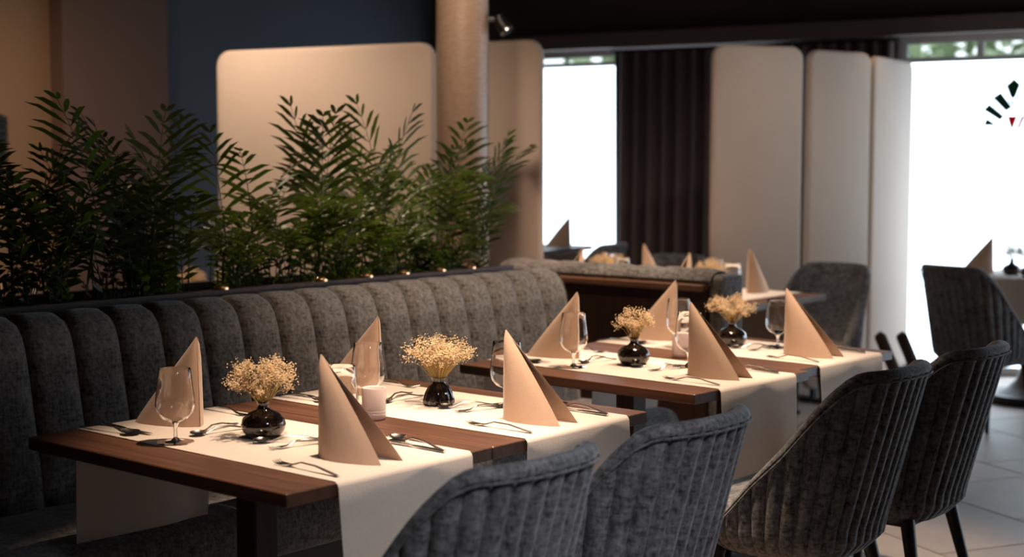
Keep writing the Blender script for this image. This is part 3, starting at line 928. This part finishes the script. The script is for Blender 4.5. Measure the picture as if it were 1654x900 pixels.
ZT = .7524
def setting(cx, cy, rz, who, bq, vase, jx=0.0, seed=0, full=True, rl=.03, drapes=(.27, .29), bench_glass=True, chair_glass=(.13, .13), tabletop=True, flower_lab=None, side=('chair-side', 'bench-side'), items=True):
    rg = random.Random(seed)
    ca, sa = math.cos(rz), math.sin(rz)
    def L(x, y, z=ZT): return (cx + x * ca - y * sa, cy + x * sa + y * ca, z)
    j = lambda s_=.006: rg.uniform(-s_, s_)
    ch, be = side
    if tabletop:
        place(T_PROTO, (cx, cy, 0), rz, 'walnut pedestal table, ' + who['t'], 'dining tables')
    rn = runner_mesh(.41, drapes[0], drapes[1], seed).build('table_runner', M_LINEN, None, True, 60)
    rn.location = L(0, rl, .75); rn.rotation_euler = (0, 0, rz)
    tag(rn, 'cream linen runner hanging over both ends of ' + who['s'], 'table runner', 'cream table runners')
    place(NAPF, L(.228 + j(), -.008 + j()), rz + j(.05), 'tan napkin folded to a peak, %s of %s' % (ch, who['s']), 'folded tan napkins')
    place(NAPB, L(-.245 + j(), .03 + j()), rz + math.pi + j(.06), 'tan napkin folded to a peak, %s of %s' % (be, who['s']), 'folded tan napkins')
    v = place(vase, L(-.022, .042 if vase is VR else .028), rg.uniform(0, 1), who['v'], 'dark glossy vases')
    place(bq, L(-.022, .042 if vase is VR else .028), rz + rg.uniform(-.3, .3), who['f'], 'dried flower bunches')
    if bench_glass:
        place(GL, L(-.13, -.13), 0, 'clear wine glass, %s of %s' % (be, who['s']), 'wine glasses')
    if chair_glass:
        place(GL, L(*chair_glass), 0, 'clear wine glass behind the napkin, %s of %s' % (ch, who['s']), 'wine glasses')
    if not items:
        return
    q = lambda o, x, y, a, lab, dz=0.0: place(o, L(x, y, ZT + dz), rz + a, lab, o.get('group'))
    q(FK, .33, -.135 + j(), math.pi + j(.04), 'steel table fork beside the napkin, %s of %s' % (ch, who['s']))
    q(KN, .33, .178 + j(), math.pi + j(.05), 'steel table knife beside the napkin, %s of %s' % (ch, who['s']))
    q(SP, .318, .205 + j(), math.pi - .12 + j(.05), 'steel table spoon next to the knife, %s of %s' % (ch, who['s']))
    q(DS, .065, .045 + j(), R(-128) + j(.08), 'small dessert spoon beyond the napkin, %s of %s' % (ch, who['s']))
    q(DF, .125, .035 + j(), R(-108) + j(.08), 'small dessert fork beyond the napkin, %s of %s' % (ch, who['s']))
    q(KN, -.35, -.115 + j(), j(.05), 'steel table knife beside the napkin, %s of %s' % (be, who['s']))
    q(SP, -.365, -.145 + j(), .12 + j(.05), 'steel table spoon next to the knife, %s of %s' % (be, who['s']))
    q(FK, -.36, .195 + j(), j(.05), 'steel table fork beside the napkin, %s of %s' % (be, who['s']))
    q(DS, -.15, .02 + j(), R(-95) + j(.08), 'small dessert spoon beyond the napkin, %s of %s' % (be, who['s']))
    q(DF, -.185, .035 + j(), R(-75) + j(.1), 'small dessert fork beyond the napkin, %s of %s' % (be, who['s']))

WHO = [
 dict(t='first of the bench row, its corner jutting towards the camera', s='the first table of the bench row', v='squat round dark vase on the first table of the bench row', f='dense cream dried flowers in the first round vase of the bench row'),
 dict(t='second of the bench row, carrying the ribbed vase', s='the ribbed-vase table', v='dark ribbed vase, the only fluted one, on the second bench-row table', f='airy fan of cream dried flowers in the ribbed vase'),
 dict(t='third of the bench row, after the gap', s='the third table of the bench row', v='squat round dark vase on the third table of the bench row', f='small loose bunch of dried flowers on the third bench-row table'),
 dict(t='last of the bench row, in front of the half wall', s='the last table before the half wall', v='squat round black vase on the last table before the half wall', f='broad cream dried flower bunch on the last table before the half wall'),
]
setting(-2.60, 2.167, 0, WHO[0], BQ[0], VR, seed=1, chair_glass=(.13, .145))
setting(-2.60, 2.787, 0, WHO[1], BQ[1], VB, seed=2, rl=.015)
setting(-2.645, 3.735, R(-2.2), WHO[2], BQ[2], VR, seed=3, rl=.02)
setting(-2.66, 4.355, R(-2.2), WHO[3], BQ[3], VR, seed=4, rl=.02, chair_glass=(.13, .10))
place(CA, (-2.605, 2.556, .7505), 0, 'pale pink candle holder between the first and second bench-row tables', 'pale candle holders')
place(CA, (-2.652, 4.031, .7505), 0, 'pale candle holder between the third and last bench-row tables', 'pale candle holders')
# behind the half wall
setting(-3.70, 5.985, R(90), dict(t='behind the half wall, next to the cream corner screens', s='the table by the corner screens', v='round dark vase on the table by the corner screens', f='cream dried flowers on the table by the corner screens'), BQ[3], VR, seed=5, items=False)
setting(-4.335, 5.985, R(90), dict(t='behind the half wall, before the white window', s='the half-wall table before the curtain', v='round dark vase on the half-wall table before the curtain', f='cream dried flowers just above the half wall before the curtain'), BQ[1], VR, seed=6, items=False)
# other side of the planter
setting(-5.20, 3.95, R(0), dict(t='on the other side of the palms, before the widest screen', s='the screen table behind the palms', v='round dark vase behind the palms by the screen', f='dried flowers behind the palms by the screen'), BQ[2], VR, seed=7, items=False)
setting(-5.35, 3.05, R(0), dict(t='on the other side of the palms, before the tan wall', s='the tan-wall table behind the palms', v='round dark vase behind the palms by the tan wall', f='dried flowers behind the palms by the tan wall'), BQ[3], VR, seed=8, items=False)

# round-based table by the emblem window
rt = empty('dining_table', (-3.08, 8.40, 0), R(90), 'table on a trumpet pedestal beside the emblem window', 'table', 'window tables')
MB().box((0, 0, .735), (TL, TW, TT), 0, .002).build('tabletop', M_WOOD, rt, False)
MB().lathe([(0, .72), (.05, .72), (.042, .60), (.045, .40), (.058, .22), (.09, .13), (.14, .08), (.20, .052), (.0, .052)], 32).build('trumpet_stem', M_WOODZ, rt)
MB().lathe([(0, 0), (.27, 0), (.275, .02), (.255, .05), (0, .055)], 36).build('base_disc', M_BLACK, rt)
rn = runner_mesh(.41, .25, .25, 9).build('table_runner', M_LINEN, None, True, 60); rn.location = (-3.08, 8.40, .75); rn.rotation_euler = (0, 0, R(90))
tag(rn, 'cream runner hanging over the table at the emblem window', 'table runner', 'cream table runners')
place(NAPB, (-3.265, 8.24, ZT), R(-152), 'brown-looking peaked napkin in front of the emblem window', 'folded tan napkins')
place(VR, (-3.15, 8.22, ZT), 0, 'dark bowl-shaped vase silhouetted against the emblem window', 'dark glossy vases')
place(BQ[2], (-3.15, 8.22, ZT), 1.0, 'thin dark sprig silhouetted against the emblem window', 'dried flower bunches')
place(VR, (-3.00, 8.10, ZT), 0, 'second dark vase at the picture edge by the emblem window', 'dark glossy vases')
place(BQ[2], (-3.00, 8.10, ZT), 2.0, 'second dark sprig at the picture edge by the emblem window', 'dried flower bunches')
# table at the white window
wt = empty('dining_table', (-6.50, 7.87, 0.05), R(100), 'small grey-looking table before the white window', 'table', 'window tables')
MB().box((0, 0, .735), (TL, TW, TT), 0, .002).build('tabletop', M_WOOD, wt, False)
MB().lathe([(0, .72), (.045, .72), (.04, .40), (.06, .20), (.13, .08), (.20, .05), (0, .05)], 24).build('trumpet_stem', M_WOODZ, wt)
MB().lathe([(0, -.05), (.26, -.05), (.25, .05), (0, .055)], 28).build('base_disc', M_BLACK, wt)
rn = runner_mesh(.41, .25, .25, 10).build('table_runner', M_LINEN, None, True, 60); rn.location = (-6.50, 7.87, .80); rn.rotation_euler = (0, 0, R(100))
tag(rn, 'runner in shade on the table before the white window', 'table runner', 'cream table runners')
place(NAPB, (-6.34, 8.20, ZT + .05), R(215), 'peaked napkin silhouetted against the white window', 'folded tan napkins')

# ================================================================== CHAIRS
def make_chair():
    t = empty('dining_chair', (0, 0, 0), 0, 'chair', 'chair', 'grey tub dining chairs')
    NF = 27 * 6; PH = 128.0
    hw_, dp = .245, .235
    def plan(phi):
        c, s_ = math.cos(phi), math.sin(phi); e = 2 / 2.7
        return dp * math.copysign(abs(c) ** e, c), hw_ * math.copysign(abs(s_) ** e, s_)
    # angles spaced evenly along the rim
    fine = [-PH + 2 * PH * i / 2000 for i in range(2001)]
    acc = [0.0]
    for a, b_ in zip(fine, fine[1:]):
        p, q = plan(R(a)), plan(R(b_)); acc.append(acc[-1] + math.hypot(q[0] - p[0], q[1] - p[1]))
    def ang(u):
        tgt = u * acc[-1]; lo, hi = 0, 2000
        while lo < hi:
            m_ = (lo + hi) // 2
            if acc[m_] < tgt: lo = m_ + 1
            else: hi = m_
        return fine[lo]
    def ztop(a):
        x = plan(R(a))[0]
        t_ = min(1, max(0, (x + .145) / .375))
        lin = t_ ** 1.2
        return .395 + .455 * (lin * (1 - ss(.55, .98, t_)) + (1 - (1 - t_) ** 1.6) * ss(.55, .98, t_)) + .008 * math.exp(-((abs(a) - 42) / 10) ** 2)
    nz = 12
    def row(phi_deg, off, groove):
        phi = R(phi_deg); x0, y0 = plan(phi)
        nrm = Vector((x0 / dp ** 2, y0 / hw_ ** 2)).normalized()
        zt = ztop(abs(phi_deg)); zb = .335
        col = []
        g = groove
        for k in range(nz + 1):
            v = k / nz
            z = zb + (zt - zb) * v
            hgt = (z - .42)
            lean = .26 * max(0, hgt) * max(0, math.cos(phi)) ** .7 if math.cos(phi) > 0 else 0
            fl = 1 + .10 * max(0, hgt)
            under = .05 * (1 - min(1, (z - zb) / .07)) ** 2
            o = off - under - g * min(1, v * 8) * min(1, (1 - v) * 14 + .15)
            col.append((x0 * fl + lean + nrm.x * o, y0 * fl + nrm.y * o, z))
        return col
    TH = .038
    outer = []; inner = []
    for i in range(NF + 1):
        a = ang(i / NF)
        gi = i % 6
        outer.append(row(a, .0, 0.015 if gi == 0 else (.0045 if gi in (1, 5) else (.0008 if gi in (2, 4) else 0.0))))
    NI = 44
    def inrow(a):
        r_ = row(a, -TH, 0)
        return r_
    mb = MB().grid(outer[::-1])
    mb.build('outer_back', M_CHAIR, t, True, 60)
    ib = MB().grid([inrow(ang(i / NI)) for i in range(NI + 1)])
    ib.build('inner_back', M_CHAIR, t, True, 60)
    # rolled rim over the top of the shell and down its two front edges
    rim = MB(); rrows = []
    seq = [(-PH, z) for z in (.0, .35, .7)] + [(ang(i / 60), 1) for i in range(61)] + [(PH, z) for z in (.7, .35, .0)]
    for a, vv in seq:
        o_, i_ = row(a, .001, 0), row(a, -TH - .001, 0)
        k = int(round(vv * nz))
        po, pi_ = Vector(o_[k]), Vector(i_[k])
        c = (po + pi_) / 2; d = (po - pi_) / 2
        if vv < 1:
            upv = Vector((-1, 0, 0)) * .016
        elif abs(a) == PH:
            upv = Vector((-.7, 0, .7)) * .016
        else:
            upv = Vector((0, 0, .017))
        rrows.append([c + d * math.cos(R(q)) * 1.0 + upv * math.sin(R(q)) for q in (-25, 0, 30, 60, 90, 120, 150, 180, 205)])
    MB().grid(rrows[::-1]).build('rim', M_CHAIR, t, True)
    pip = [Vector(row(ang(i / 60), .003, 0)[nz]) + Vector((0, 0, -.012)) for i in range(61)]
    MB().tube(pip, .0028, 5).build('piping', M_CHAIR, t)
    # seat cushion
    sr = []
    for q, z in ((.0, .345), (.86, .345), (.97, .36), (1.0, .39), (1.0, .435), (.96, .455), (.85, .468), (.5, .476), (.0, .478)):
        ring = []
        for i in range(33):
            a = 2 * math.pi * i / 32
            c, s_ = math.cos(a), math.sin(a); e = 2 / 3.4
            ring.append((-.035 + .215 * q * math.copysign(abs(c) ** e, c), .205 * q * math.copysign(abs(s_) ** e, s_), z))
        sr.append(ring)
    MB().grid(sr).build('seat', M_CHAIR, t, True, 60)
    MB().box((-.01, 0, .338), (.34, .34, .024)).build('seat_frame', M_BLACK, t, False)
    for sx, sy in ((1, 1), (1, -1), (-1, 1), (-1, -1)):
        MB().tube([(sx * .15, sy * .15, .345), (sx * .225 if sx > 0 else -.185, sy * .205, 0)], [.022, .0115], 10).build('leg', M_LEG, t)
    return t
CHP = make_chair()
# chair faces -x at rz = 0
place(CHP, (-1.960, 2.055, 0), R(0), 'grey tub dining chair with ribbed back at the first bench-row table')
place(CHP, (-1.955, 2.61, 0), R(0), 'grey tub dining chair with ribbed back at the ribbed-vase table')
place(CHP, (-1.965, 3.57, 0), R(0), 'darker grey tub chair with ribbed back at the third bench-row table')
place(CHP, (-1.965, 4.125, 0), R(0), 'dark grey tub chair at the last bench-row table, its splayed legs on the tiles')
place(CHP, (-3.62, 6.70, 0), R(90), 'dark grey chair facing us beside the narrow cream screens')
place(CHP, (-4.66, 6.76, 0), R(90), 'dark grey chair top showing below the plum curtain')
place(CHP, (-3.03, 7.52, 0), R(-104), 'dark tub chair with its back to us before the emblem window')
place(CHP, (-5.95, 7.74, 0), R(10), 'chair silhouetted low against the white window')
place(CHP, (-2.35, 8.15, 0), R(20), 'chair at the picture edge beside the trumpet-base table')

# low dark wooden stand with slanted arms in front of the last screen
sd = empty('wooden_stand', (-3.24, 6.84, -0.0), YAW, 'low dark brown wooden stand with two slanted arms before the bluish screen', 'stand')
for dx in (0.0, .11):
    MB().tube([(dx - .06, 0, .53), (dx - .048, 0, .515), (dx + .05, 0, .29), (dx + .20, 0, .0)], [(.016, .02), (.026, .03), (.028, .03), (.028, .03)], 10).build('slanted_arm', M_WOODZ, sd)
MB().box((.13, 0, .015), (.34, .10, .03), 0, .006).build('base_bar', M_WOODZ, sd, False)
